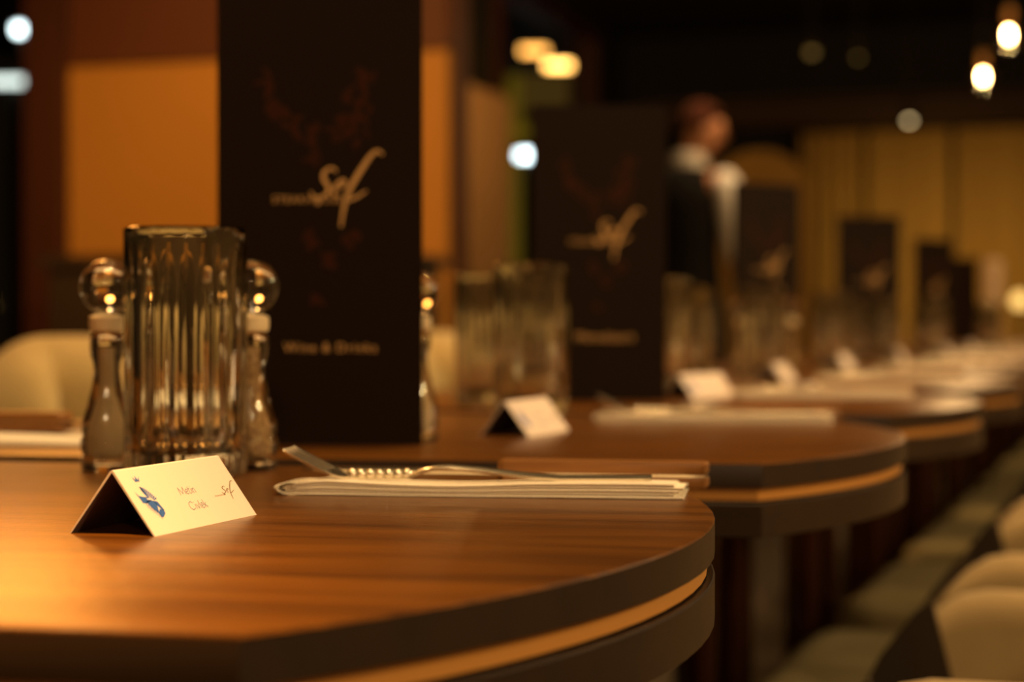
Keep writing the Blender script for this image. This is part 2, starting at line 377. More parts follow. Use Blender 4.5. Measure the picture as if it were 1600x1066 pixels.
def emblem_mesh():
    bm = bmesh.new()
    # upper fan of a wing
    for i in range(12):
        f0, f1 = i/12, (i+.62)/12
        def top(f): return (.124+.085*f, .725-.03*f-.19*f*f)
        def bot(f): return (.122+.055*f, .665-.17*f)
        poly(bm, [top(f0), top(f1), bot(f1), bot(f0)])
    poly(bm, [(.122, .725), (.132, .722), (.150, .54), (.138, .55), (.124, .64)])
    # swooping dark body
    poly(bm, [(.060, .672), (.072, .600), (.100, .575), (.140, .556), (.118, .535), (.150, .500), (.100, .475), (.072, .487), (.070, .55)])
    poly(bm, [(.100, .500), (.150, .515), (.178, .44), (.150, .30), (.128, .37), (.110, .455)])
    for i in range(8):
        a = i/8; poly(bm, [(.160+.035*a, .500-.16*a), (.196+.014*a, .470-.14*a), (.196+.014*a, .457-.14*a), (.160+.03*a, .485-.16*a)])
    poly(bm, [(.172, .36), (.204, .345), (.200, .29), (.160, .235), (.147, .262), (.150, .31)])
    for i in range(6):
        x, y = .092+.011*i, .485-.035*i
        poly(bm, [(x, y), (x+.005, y), (x+.001, y-.095), (x-.001, y-.095)])
    return mesh_from(bm, 'emblem', M_BLUE)
def crown_mesh():
    bm = bmesh.new()
    poly(bm, [(.118, .805), (.156, .803), (.157, .818), (.119, .820)])
    for x0, x1, xt, yt in ((.118, .130, .112, .878), (.128, .146, .140, .893), (.144, .157, .170, .872)): poly(bm, [(x0, .822), (x1, .822), (xt, yt)])
    return mesh_from(bm, 'crown', M_BLUE)
LET = {'M': (1.15, [[(.0, 0), (.12, 1)], [(.12, 1), (.5, .1)], [(.5, .1), (.95, 1)], [(.95, 1), (1.0, 0)]]),
       'e': (.55, [[(.05, .32), (.42, .36), (.38, .6), (.2, .64), (.05, .4), (.1, .08), (.3, 0), (.45, .12)]]),
       't': (.42, [[(.15, .95), (.12, .12), (.25, 0), (.38, .08)], [(0, .64), (.36, .64)]]),
       'i': (.30, [[(.12, .62), (.12, 0)], [(.12, .82), (.13, .9)]]),
       'n': (.60, [[(.06, .62), (.06, 0)], [(.06, .45), (.28, .64), (.44, .5), (.46, 0)]]),
       'C': (.95, [[(.82, .82), (.5, 1), (.1, .75), (.05, .3), (.35, 0), (.8, .15)]]),
       'v': (.52, [[(0, .62), (.22, 0)], [(.22, 0), (.46, .62)]]),
       'l': (.28, [[(.12, 1.0), (.12, 0)]]),
       'k': (.55, [[(.08, 1.0), (.08, 0)], [(.08, .3), (.42, .62)], [(.2, .4), (.48, 0)]])}
def letters(bm, txt, s0, t0, ht, wd):
    tot = sum(LET[c][0] for c in txt); k = wd/tot; x = s0
    for c in txt:
        wd_, st = LET[c]
        for q in st:
            q2 = smooth_pts(q, 4) if len(q) > 2 else q
            P = [(x+a*k, t0+b*ht) for a, b in q2]
            # ribbon in metric space so that stroke width is even
            ribbon(bm, [(a*CL, b*.0357) for a, b in P], .00034, lambda X, Y: face(X/CL, Y/.0357))
        x += wd_*k
SEF_F = [(1190, 150), (1140, 117), (1080, 160), (1010, 260), (940, 370), (880, 480), (840, 600), (815, 720), (800, 830)]
SEF_S = [(755, 318), (738, 285), (690, 283), (642, 325), (640, 380), (672, 430), (688, 480), (655, 530), (590, 560), (540, 540), (520, 500)]
SEF_E = [(722, 490), (800, 455), (840, 415), (815, 392), (765, 430), (730, 490), (745, 540), (800, 535)]
SEF_X = [(830, 595), (930, 558), (1040, 490)]
def sef(bm, mp, wd):
    """the script logo; mp maps logo units (x right, y down) to 3-D"""
    for st, k in ((SEF_F, 1.0), (SEF_S, .85), (SEF_E, .7), (SEF_X, .6)):
        ribbon(bm, smooth_pts(st, 6), wd*k, mp, True)
    n = 12; c = [bm.verts.new(mp(585+26*math.cos(2*PI*i/n), 598+26*math.sin(2*PI*i/n))) for i in range(n)]; bm.faces.new(c)
def card_sef():
    bm = bmesh.new()
    k = .155/(800-170)
    sef(bm, lambda x, y: face(.722+(x-170)*k, .40+(598-y)*k*2.05*.78), 34)
    return bm
def place_card(u, v, rz, label, detail=0):
    t = link('place_card', ME_CARD, None, R(u, v, TABLE_Z), RZ+rz)
    tag(t, label, 'place card', 'folded white place cards')
    if detail:
        link('emblem', ME_EMB, t); link('crown', ME_CROWN, t)
        bm = bmesh.new()
        if detail == 2:
            letters(bm, 'Metin', .428, .505, .115, .155); letters(bm, 'Civlek', .440, .262, .125, .165)
        else:
            for s0, t0, s1 in ((.43, .55, .58), (.44, .31, .60)):
                ribbon(bm, [(s0*CL, t0*.0357), (s1*CL, t0*.0357)], .0012, lambda X, Y: face(X/CL, Y/.0357))
        obj('name_lettering', bm, M_GREYINK, t)
        obj('script_logo', card_sef(), M_BROWNINK, t)
        text_mesh('STEAKHOUSE', lambda X, Y: face(X, Y*2.0), .722, .1935, .10, 'logo_caption', M_BROWNINK, t)
    return t
ME_EMB, ME_CROWN = emblem_mesh(), crown_mesh()
CARDS = [(-.4375, .797, 0, 'white folded place card with blue crowned emblem, nearest the camera', 2),
         (-.502, 1.530, -2, 'white folded place card with blue emblem in front of the second table\'s tumbler', 1),
         (-.535, 2.32, -18, 'white folded place card in front of the tumbler right of the second menu', 1),
         (-.553, 2.93, 0, 'white folded place card on the fourth table below the right mill', 0),
         (-.575, 3.70, -2, 'white folded place card on the fifth table, right of the third menu', 0),
         (-.56, 4.42, 3, 'white folded place card on the sixth table below the fourth menu', 0),
         (-.53, 5.15, 0, 'white folded place card on the seventh table, right of the fourth menu', 0),
         (-.53, 5.86, 0, 'small white folded place card on the eighth table', 0)]
for u, v, a, l, d in CARDS: place_card(u, v, math.radians(a), l, d)

# ------------------------------------------------------------------ napkins
NL, NW = .222, .070
def napkin_mesh():
    """stack of folded cloth layers; local x from the rounded fold (-) to the open end (+), y across"""
    bm = bmesh.new(); n = 26; lay = 5
    def topz(x):                                     # height of the stack along x
        t = (x+NL/2)/NL
        return .0084*min(1, .45+.55*math.sin(min(1, t/.14)*PI/2)) - .0018*math.sin(PI*min(1, max(0, (t-.12)/.5))) + .0004*math.sin(t*9)
    for l in range(lay):
        x0 = -NL/2+.004+.001*((l*7) % 3); x1 = NL/2-.0025*((l*5) % 3)
        y0 = -NW/2+.0004*((l*3) % 2); y1 = NW/2-.001*((l*3) % 3)
        rs = []
        for i in range(n+1):
            x = x0+(x1-x0)*i/n; T = topz(x); zb = T*l/lay; zt = T*(l+.97)/lay; b = min(.0012, (zt-zb)*.45)
            e = 0 if i else .004
            g = .42; ym = y0+.6*(y1-y0)
            rs.append([(x, y0+e+b, zb), (x, y0+e, zb+b), (x, y0+e, zt-b), (x, y0+e+b, zt), (x, ym, zt*.80), (x, y1-e-b*g, zt*g), (x, y1-e, (zt-b)*g), (x, y1-e, (zb+b)*g), (x, y1-e-b*g, zb*g), (x, ym, zb*.80)])
        rings(bm, rs)
    # outer wrap that rolls around the folded end
    xn = -NL/2+.012; T = topz(xn)+.0006; rs = []
    for i in range(13):
        a = PI/2+PI*i/12
        rs.append([(xn+.012*math.cos(a)*(1 if k in (1, 2, 3) else .8), y, (T/2+T/2*math.sin(a))*g) for k, (y, g) in enumerate(((-NW/2-.0004, .96), (-NW/2+.002, 1), (0, .9), (NW/2-.004, .5), (NW/2, .42)))])
    rings(bm, rs, True, True, True)
    return mesh_from(bm, 'napkin', M_NAP, 45)
ME_NAP = napkin_mesh()

# ------------------------------------------------------------------ forks (tines to -x)
def fork_path(x):
    P = [(-.100, .0160), (-.092, .0120), (-.078, .0050), (-.070, .0016), (-.064, .0006), (-.036, .0006), (-.032, .0014), (-.022, .0052), (-.012, .0062), (.005, .0050), (.03, .0024), (.05, .0010), (.10, .0014)]
    for (a, za), (b, zb) in zip(P, P[1:]):
        if x <= b: return za+(zb-za)*(x-a)/(b-a)
    return P[-1][1]
def strip(bm, x0, x1, yf0, yf1, n, th=.0016, crown=0.0):
    rs = []
    for i in range(n+1):
        x = x0+(x1-x0)*i/n; z = fork_path(x); a, b = yf0(x), yf1(x); m_ = (a+b)/2; q = (b-a)/4
        rs.append([(x, a, z), (x, a, z+th*.7), (x, m_-q, z+th+crown*.7), (x, m_, z+th+crown), (x, m_+q, z+th+crown*.7), (x, b, z+th*.7), (x, b, z)])
    rings(bm, rs)
bm = bmesh.new()
for k in range(4):
    c = -.0129+.0086*k
    strip(bm, -.100, -.074, lambda x, c=c: c-.0015-(.0009 if x > -.099 else 0), lambda x, c=c: c+.0015+(.0009 if x > -.099 else 0), 8, .0021)
strip(bm, -.076, -.060, lambda x: -.0153+.0122*max(0, (x+.076)/.016), lambda x: .0153-.0122*max(0, (x+.076)/.016), 10, .0021)
ME_TINES = mesh_from(bm, 'tines', M_STEEL, 40)
bm = bmesh.new()
strip(bm, -.061, -.031, lambda x: -.003, lambda x: .003, 6)
for i in range(7):  # small balls shaped to give the row of lamp glints
    x = -.0645+.0051*i; z = fork_path(x)+.0026
    lathe_pts = [(.0031*math.sin(PI*j/8)+.00005, z-.0031*math.cos(PI*j/8)) for j in range(9)]
    lathe(bm, lathe_pts, 12, x, 0)
ME_NECK = mesh_from(bm, 'glint_bead_neck', M_STEEL, 50)
bm = bmesh.new()
strip(bm, -.033, .10, lambda x: -(.003+.0055*min(1, max(0, (x+.032)/.07))-(.006 if x > .098 else 0)), lambda x: (.003+.0055*min(1, max(0, (x+.032)/.07))-(.006 if x > .098 else 0)), 30, .0018, .0012)
ME_FHANDLE = mesh_from(bm, 'handle', M_STEEL, 50)

# ------------------------------------------------------------------ steak knives (blade to -x)
def slab(bm, x0, x1, y0, y1, z0, z1, b):
    pts = [(x0+b, y0), (x1-b, y0), (x1-b*.3, y0+b*.3), (x1, y0+b), (x1, y1-b), (x1-b*.3, y1-b*.3), (x1-b, y1), (x0+b, y1), (x0, y1-b), (x0, y0+b)]
    prism(bm, pts, z0, z1, .0012)
bm = bmesh.new(); slab(bm, 0, .120, -.0115, .0115, 0, .0064, .004); ME_SCALE1 = mesh_from(bm, 'lower_scale', M_HANDLE, 30)
bm = bmesh.new(); slab(bm, 0, .120, -.0115, .0115, .0078, .0145, .004); ME_SCALE2 = mesh_from(bm, 'upper_scale', M_HANDLE, 30)
bm = bmesh.new()
pts = [(.119, -.0108), (.119, .0108), (-.005, .0108), (-.02, .012), (-.085, .011), (-.118, -.004), (-.11, -.009), (-.02, -.010), (-.004, -.0108)]
rings(bm, [[(x, y, .0064) for x, y in pts], [(x, y, .0078) for x, y in pts]]); ME_BLADE = mesh_from(bm, 'blade', M_STEEL)

# settings: napkin centre (u, v), rotation, then fork and knife offsets in the napkin frame
def setting(u, v, deg, where, fork=True, knife=True, on_top=False):
    rz = RZ+math.radians(deg); base = R(u, v, TABLE_Z); c, s = math.cos(rz), math.sin(rz)
    o = link('folded_napkin', ME_NAP, None, base, rz); tag(o, 'folded white cloth napkin '+where, 'napkin', 'folded napkins on the tables')
    loc = lambda x, y, z: base+Vector((x*c-y*s, x*s+y*c, z))
    if fork:
        f = thing('fork', 'steel fork on the napkin '+where, 'fork', loc(-.007, -.012, .0068), rz+math.radians(2), 'forks on the napkins')
        link('tines', ME_TINES, f); link('glint_bead_neck', ME_NECK, f); link('handle', ME_FHANDLE, f)
    if knife:
        k = thing('steak_knife', ('wooden-handled steak knife on top of napkin ' if on_top else 'wooden-handled steak knife beside napkin ')+where, 'knife', loc(.010, -.012, .0086) if on_top else loc(.002, NW/2+.0135, .0), rz-math.radians(3), 'steak knives beside the napkins')
        link('lower_scale', ME_SCALE1, k); link('upper_scale', ME_SCALE2, k); link('blade', ME_BLADE, k)
setting(-.352, 1.000, 11, 'nearest the camera, right of the first place card')
setting(-.397, 1.775, 12, 'on the second table, right of the second menu')
setting(-.398, 2.40, 14, 'on the third table, right of the third place card')
setting(-.399, 3.03, 14, 'on the fourth table')
setting(-.40, 3.78, 12, 'on the fifth table')
setting(-.40, 4.50, 12, 'on the sixth table')
setting(-.40, 5.22, 12, 'on the seventh table')
setting(-.40, 5.95, 12, 'on the eighth table', False)
setting(-.40, 6.65, 12, 'on the ninth table', False, False)
setting(-.40, 7.37, 12, 'on the tenth table', False, False)
setting(-.790, 1.295, 190, 'at the left edge behind the acrylic mills', False, True, True)

# ------------------------------------------------------------------ menus
MW, MH = .155, .345
def menu(u, v, deg, label, open_deg=28, full=1, caption=None, h=MH, wd=MW):
    """standing bi-fold menu; local x right, -y towards the reader, spine on the left"""
    t = thing('standing_menu', label, 'menu', R(u, v, TABLE_Z), RZ+math.radians(deg), 'tall dark standing menus')
    bm = bmesh.new(); add_box(bm, -wd/2, wd/2, 0, .0022, 0, h); obj('front_cover', bm, M_MENU, t)
    a = math.radians(open_deg)
    bm = bmesh.new(); add_box(bm, 0, wd, 0, .0022, 0, h); 
    b = obj('back_cover', bm, M_MENU, t, (-wd/2, .0024, 0)); b.rotation_euler = (0, 0, a)
    bm = bmesh.new(); add_box(bm, .002, wd-.004, -.0012, -.0002, .003, h-.003)
    pg = obj('page', bm, M_MENUIN, t, (-wd/2, .0045, 0)); pg.rotation_euler = (0, 0, a*.6)
    px = wd/322
    mp = lambda x, y: Vector((-wd/2+(390+x/5.922-331)*px, -.0003, (697-(210+y/5.922))*px*.99))
    if full:
        bm = bmesh.new(); sef(bm, mp, 46); obj('script_logo', bm, M_GOLDINK, t)
        mp2 = lambda X, Y: Vector((X, -.0003, Y))
        text_mesh('STEAKHOUSE', mp2, -wd/2+(418-331)*px, (697-316)*px, 108*px, 'logo_caption', M_GOLDINK, t)
        if caption: text_mesh(caption, mp2, -wd/2+(435-331)*px, (697-550)*px, (146 if full == 1 else 140)*px, 'cover_title', M_GOLDINK, t)
        rnd = random.Random(3); bm = bmesh.new()
        for cx, cy, n, r in ((415, 165, 7, 22), (445, 190, 5, 18), (540, 150, 8, 28), (565, 120, 6, 20), (480, 205, 7, 24), (520, 195, 6, 22), (550, 205, 6, 20), (480, 245, 4, 12), (475, 375, 6, 16), (540, 375, 5, 14), (500, 410, 5, 14), (485, 465, 4, 12), (410, 125, 4, 14), (560, 170, 5, 20)):
            for j in range(n):
                an = rnd.uniform(0, 2*PI); d = rnd.uniform(.1, 1)*r; x, y = cx+d*math.cos(an), cy+d*math.sin(an)
                le, wi = rnd.uniform(8, 14), rnd.uniform(3, 6); ro = rnd.uniform(0, PI)
                vs = [bm.verts.new((-wd/2+(x+le*math.cos(q)*math.cos(ro)-wi*math.sin(q)*math.sin(ro)-331)*px, -.0001-.000002*(len(bm.faces) % 90), (697-y+le*math.cos(q)*math.sin(ro)+wi*math.sin(q)*math.cos(ro))*px)) for q in [2*PI*i/10 for i in range(10)]]
                bm.faces.new(vs)
        obj('blossom_print', bm, M_REDINK, t)['kind'] = 'stuff'
    return t
fr = math.degrees(TH)
menu(-.600, 1.330, fr, 'tall dark menu with script logo, nearest the camera', 12, 1, 'Wine & Drinks')
menu(-.6145, 2.150, fr+3, 'tall dark menu with script logo, second from the camera', 40, 2, 'Menukaart', .345)
menu(-.678, 3.49, fr+34, 'tall dark menu directly right of the waiter', 40, 3)
menu(-.658, 4.66, fr+8, 'tall dark menu in front of the mustard curtain, fourth from the camera', 40, 3)
menu(-.656, 6.05, fr+30, 'tall dark menu, fifth from the camera', 40, 3)
menu(-.74, 7.90, fr+25, 'tall dark menu, farthest from the camera', 40, 0)

# ------------------------------------------------------------------ chairs
def sweep_wall(bm, path, hf, z0, th):
    """upholstered wall along a plan path with rounded top; hf(t) = top height"""
    n = len(path); rs = []
    for i, (x, y) in enumerate(path):
        a = path[max(i-1, 0)]; b = path[min(i+1, n-1)]; dx, dy = b[0]-a[0], b[1]-a[1]; d = math.hypot(dx, dy); nx, ny = -dy/d, dx/d
        h = hf(i/(n-1)); r = th/2; ring = [(x-nx*r, y-ny*r, z0)]
        for k in range(9):
            q = PI-PI*k/8; ring.append((x+nx*r*math.cos(q), y+ny*r*math.cos(q), h-r+r*math.sin(q)))
        ring.append((x+nx*r, y+ny*r, z0)); rs.append(ring)
    rings(bm, rs)
def cushion(bm, x0, x1, y0, y1, z0, z1, r=.03):
    def sq(ins, z):
        P = []; rr = .07-ins
        for cx, cy, a in ((x1-.07, y1-.07, 0), (x0+.07, y1-.07, 90), (x0+.07, y0+.07, 180), (x1-.07, y0+.07, 270)):
            for k in range(6): an = math.radians(a+18*k); P.append((cx+rr*math.cos(an), cy+rr*math.sin(an), z))
        return P
    rings(bm, [sq(.01, z0), sq(0, z0+r*.5), sq(0, z1-r), sq(r*.3, z1-r*.3), sq(r, z1), sq(.055, z1+.004)])
# right-hand armchairs, local +x = front
U = []
for i in range(13): U.append((.09-.26*i/12, -.222))
for i in range(1, 16): a = -PI/2-PI*i/16; U.append((-.17+.13*math.cos(a), .222*math.sin(a)))
for i in range(13): U.append((-.17+.26*i/12, .222))
def arm_h(t):
    e = min(t, 1-t)*2
    return .47+.138*math.sin(min(1, e/.30)*PI/2) + .10*max(0, (e-.5)/.5)**1.5
bm = bmesh.new(); sweep_wall(bm, U, arm_h, .30, .055); ME_SHELL = mesh_from(bm, 'shell', M_FABRIC, 50)
bm = bmesh.new(); cushion(bm, -.26, .25, -.27, .27, .34, .448); ME_SEATC = mesh_from(bm, 'seat', M_SEAT, 50)
def arm_shade(sy):  # dark plate standing in for shade on the arm's inner side
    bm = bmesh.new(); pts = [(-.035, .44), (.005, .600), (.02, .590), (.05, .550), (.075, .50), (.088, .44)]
    y0 = sy*(.222-.031)-.004; rings(bm, [[(x, y0, z) for x, z in pts], [(x, y0+.008, z) for x, z in pts]]); return mesh_from(bm, 'arm_shade_plate', M_ARMSHADE_BOARD, 30)
ME_ARMSHADE = [arm_shade(-1), arm_shade(1)]
bm = bmesh.new(); lathe(bm, [(.011, 0), (.016, .34)], 12); ME_CLEG = mesh_from(bm, 'leg', M_BLACK, 40)
armv = [1.30 + .72*i - .02 for i in range(9)]
armv = [.5*(1.28+1.726)/C_ + .0 - .19*0 + .72*i for i in range(9)]
for i, v in enumerate(armv):
    v = v - .18*S_/C_*0 - .02
    t = thing('armchair', 'taupe upholstered armchair on the right of the tables, %s from the camera' % ORD[i], 'chair', R(-.18, v-.055), RZ+PI, 'armchairs along the right side')
    link('shell', ME_SHELL, t); link('seat', ME_SEATC, t); link('arm_shade_plate', ME_ARMSHADE[0], t); link('arm_shade_plate', ME_ARMSHADE[1], t)
    for x in (-.2, .19):
        for y in (-.2, .2): link('leg', ME_CLEG, t, (x, y, 0))
# left-hand channel-tufted chairs, local +x = front
def tufted_back():
    n = 72; fr_ = []; W = .56
    bm = bmesh.new(); NZ = 14; grid = []
    for j in range(NZ+1):
        row = []
        for i in range(n+1):
            t = i/n*2-1; y = t*W/2; ch = abs(math.sin(PI*5*(i/n)+1.6*(j/NZ)*(i/n-.5)))**.9
            zt = .825-.10*max(0, (abs(t)-.45)/.55)**2.6; z = .36+(zt-.36)*j/NZ
            roll = .035*max(0, (j/NZ-.82)/.18)**2
            x = -.23+.05*t*t*(.6+.4*j/NZ)+.075*ch*(1-max(0, (j/NZ-.9)/.1))-roll-.02*j/NZ
            row.append(bm.verts.new((x, y, z)))
        grid.append(row)
    back = []
    for j in range(NZ+1):
        row = []
        for i in range(n+1):
            t = i/n*2-1; v_ = grid[j][i].co
            row.append(bm.verts.new((-.31+.05*t*t*(.6+.4*j/NZ)-.02*j/NZ+.03*max(0, (j/NZ-.82)/.18)**2, v_.y, v_.z)))
        back.append(row)
    for g in (grid, back):
        for j in range(NZ):
            for i in range(n): bm.faces.new((g[j][i], g[j][i+1], g[j+1][i+1], g[j+1][i]))
    for j in range(NZ):
        for i in (0, n): bm.faces.new((grid[j][i], grid[j+1][i], back[j+1][i], back[j][i]))
    for i in range(n):
        for j in (0, NZ): bm.faces.new((grid[j][i], grid[j][i+1], back[j][i+1], back[j][i]))
    return mesh_from(bm, 'backrest', M_CREAM, 60)
ME_TUFT = tufted_back()
bm = bmesh.new(); cushion(bm, -.24, .24, -.26, .26, .34, .46); ME_SEATL = mesh_from(bm, 'seat', M_CREAM, 50)
for u, v, da, l in ((-1.0, 2.10, -30, 'cream channel-tufted chair at the left edge behind the acrylic mills'), (-.97, 2.965, -22, 'cream channel-tufted chair showing between the nearest menu and the tumblers'), (-1.22, 3.66, -10, 'cream channel-tufted chair behind the tumblers next to the second menu')):
    t = thing('tufted_chair', l, 'chair', R(u-.02, v), RZ+math.radians(da), 'cream chairs along the left side')
    link('backrest', ME_TUFT, t); link('seat', ME_SEATL, t)
    for x in (-.2, .19):
        for y in (-.2, .2): link('leg', ME_CLEG, t, (x, y, 0))

# dark sideboard before the partition
sb = thing('sideboard', 'low dark sideboard in front of the caramel partition, behind the mills', 'sideboard', R(-2.24, 4.5), RZ)
bm = bmesh.new(); add_box(bm, -.46, .46, -.2, .2, .08, .98); obj('body', bm, M_ARMSHADE_BOARD, sb)
bm = bmesh.new(); add_box(bm, -.48, .48, -.22, .22, .98, 1.01); obj('top', bm, M_ARMSHADE_BOARD, sb)
for x in (-.42, .42):
    for y in (-.15, .15):
        bm = bmesh.new(); add_box(bm, x-.02, x+.02, y-.02, y+.02, 0, .08); obj('leg', bm, M_BLACK, sb)
for i in range(2):
    bm = bmesh.new(); add_box(bm, -.45+.455*i, -.005+.455*i, -.215, -.2, .12, .96); d = obj('door', bm, M_ARMSHADE_BOARD, sb)
    bm = bmesh.new(); add_box(bm, -.04+.07*i, -.03+.07*i, -.235, -.215, .5, .62); obj('handle', bm, M_BRASS, d)

# ------------------------------------------------------------------ waiter
def skin_mesh(name, V, E, Rd, m, sub=2, root=0):
    me = bpy.data.meshes.new(name); me.from_pydata([tuple(v) for v in V], E, []); o = bpy.data.objects.new('tmp', me); COL.objects.link(o)
    o.modifiers.new('skin', 'SKIN'); sd = me.skin_vertices[0].data
    for i, r in enumerate(Rd): sd[i].radius = r if isinstance(r, tuple) else (r, r)
    sd[root].use_root = True
    s = o.modifiers.new('sub', 'SUBSURF'); s.levels = s.render_levels = sub
    dg = bpy.context.evaluated_depsgraph_get(); dg.update()
    out = bpy.data.meshes.new_from_object(o.evaluated_get(dg)); bpy.data.objects.remove(o)
    out.name = name; out.materials.clear(); out.materials.append(m); out.shade_smooth(); return out
HY = math.radians(-60)
def hd(x, y, z):                                     # head points, turned to the right and tipped down
    z0 = 1.56; c_, s_ = math.cos(math.radians(-14)), math.sin(math.radians(-14))
    y, dz = y*c_-(z-z0)*s_, y*s_+(z-z0)*c_
    return (x*math.cos(HY)-y*math.sin(HY)+.045, x*math.sin(HY)+y*math.cos(HY)+.01, z0+dz)
V = [(0, 0, .98), (0, 0, 1.18), (0, -.01, 1.36), (0, -.015, 1.47), hd(0, 0, 1.56), hd(0, .015, 1.66), hd(0, -.01, 1.735), hd(0, .075, 1.615), hd(0, .112, 1.665)]
E_ = [(0, 1), (1, 2), (2, 3), (3, 4), (4, 5), (5, 6), (5, 7), (5, 8)]
Rd = [.10, .10, .105, .065, (.055, .055), (.078, .088), (.066, .080), (.042, .036), (.013, .013)]
def limb(root, pts, rad):
    prev = root
    for p, r in zip(pts, rad):
        V.append(p); Rd.append(r); E_.append((prev, len(V)-1)); prev = len(V)-1
    return prev
for s in (1, -1):
    wr = limb(2, [(s*.175, -.01, 1.455), (s*.225, -.02, 1.20), (s*.215, .10, .985)], [.058, .052, .040])
    palm = limb(wr, [(s*.210, .145, .92)], [(.036, .020)])
    for k, (dx, dy, dz, ln) in enumerate(((.0, .028, -.012, .060), (.004, .010, -.03, .072), (.0, -.008, -.035, .066), (-.006, -.024, -.03, .052))):
        b = Vector((s*.210+dx*s, .145+dy, .915)); d = Vector((-.012*s, .35, -1)).normalized()
        limb(palm, [b+d*ln*.45, b+d*ln+Vector((-s*.012, .01, 0))], [.009, .007])
    limb(palm, [(s*.195, .180, .925), (s*.185, .192, .895)], [.010, .008])
    limb(0, [(s*.09, 0, .90), (s*.10, .015, .50), (s*.10, -.02, .10), (s*.10, .08, .04)], [.085, .058, .042, .035])
ppos = at(1072, 500, 8.3)
per = bpy.data.objects.new('person', skin_mesh('body', V, E_, Rd, M_SKIN)); COL.objects.link(per)
per.location = (ppos.x, ppos.y, 0); per.rotation_euler = (0, 0, math.radians(-22))
tag(per, 'person in black waistcoat and white shirt standing with back half turned', 'person')
def cloth(name, pts, edges, rad, m, sub=2):
    return link(name, skin_mesh(name, pts, edges, rad, m, sub), per)
def loft(name, prof, m):
    bm = bmesh.new(); rings(bm, [[(rx*math.cos(2*PI*i/28), cy+ry*math.sin(2*PI*i/28), z) for i in range(28)] for z, rx, ry, cy in prof]); return obj(name, bm, m, per, smooth=70)
sh = loft('shirt', [(.97, .140, .112, 0), (1.18, .135, .108, 0), (1.36, .145, .118, -.01), (1.44, .135, .105, -.012), (1.49, .085, .075, -.014)], M_SHIRT)
for s in (1, -1):
    link('sleeve', skin_mesh('sleeve', [(s*.13, -.01, 1.43), (s*.182, -.01, 1.44), (s*.212, -.016, 1.32), (s*.228, -.02, 1.20), (s*.224, .04, 1.09)], [(0, 1), (1, 2), (2, 3), (3, 4)], [.06, .082, .076, .068, .056], M_SHIRT), per)
bm = bmesh.new(); lathe(bm, [(.074, 1.475), (.082, 1.505), (.076, 1.565), (.070, 1.563), (.072, 1.50), (.066, 1.475)], 24, .015, -.006, False, False); obj('collar', bm, M_SHIRT, per, smooth=60)
loft('waistcoat', [(.93, .160, .130, 0), (1.0, .156, .126, 0), (1.16, .146, .120, 0), (1.34, .156, .130, -.01), (1.43, .146, .120, -.012), (1.485, .115, .092, -.014), (1.505, .085, .080, -.014)], M_VEST)
tv = [(0, 0, 1.0), (0, 0, .93)]; te = [(0, 1)]; tr = [(.155, .115), (.165, .125)]
for s in (1, -1):
    n0 = len(tv); tv += [(s*.095, 0, .86), (s*.10, .015, .50), (s*.10, -.02, .09)]; te += [(1, n0), (n0, n0+1), (n0+1, n0+2)]; tr += [.098, .074, .066]
cloth('trousers', tv, te, tr, M_TROUS)
for s in (1, -1):
    bm = bmesh.new()
    rings(bm, [[(s*.10+sx*(.045-.004*z), .04+.14*math.sin(q)*(1-.5*z), .085*z) if False else (s*.10+.046*math.cos(q)*(1-.25*z), .045+.135*math.sin(q)*(1-.35*z)-.03*z, .001+.084*z) for q in [2*PI*i/16 for i in range(16)] for sx in (1,)] for z in (0, .35, .7, 1)])
    obj('shoe', bm, M_BLACK, per, smooth=50)
bm = bmesh.new(); bmesh.ops.create_uvsphere(bm, u_segments=20, v_segments=14, radius=1)
for v_ in list(bm.verts):
    x, y, z = v_.co
    if z < -.25 or (y > .45 and z < .45): bm.verts.remove(v_)
for v_ in bm.verts:
    x, y, z = v_.co; q = hd(x*.082, -.012+y*.100, 1.690+z*.100); v_.co = q
hm = mesh_from(bm, 'hair', M_HAIR, 60); ho = link('hair', hm, per); so = ho.modifiers.new('thick', 'SOLIDIFY'); so.thickness = .006
for s in (1, -1):
    bm = bmesh.new(); bmesh.ops.create_uvsphere(bm, u_segments=10, v_segments=8, radius=1)
    for v_ in bm.verts: x, y, z = v_.co; v_.co = hd(s*.078+x*.010, .0+y*.018, 1.655+z*.032)
    obj('ear', bm, M_SKIN, per, smooth=60)
    bm = bmesh.new(); bmesh.ops.create_uvsphere(bm, u_segments=10, v_segments=8, radius=.010); bmesh.ops.translate(bm, verts=bm.verts, vec=hd(s*.032, .088, 1.675)); obj('eye', bm, M_HAIR, per, smooth=60)
bm = bmesh.new(); bmesh.ops.create_uvsphere(bm, u_segments=10, v_segments=8, radius=1)
for v_ in bm.verts: x, y, z = v_.co; v_.co = hd(x*.022, .100+y*.006, 1.615+z*.006)
obj('mouth', bm, M_HAIR, per, smooth=60)

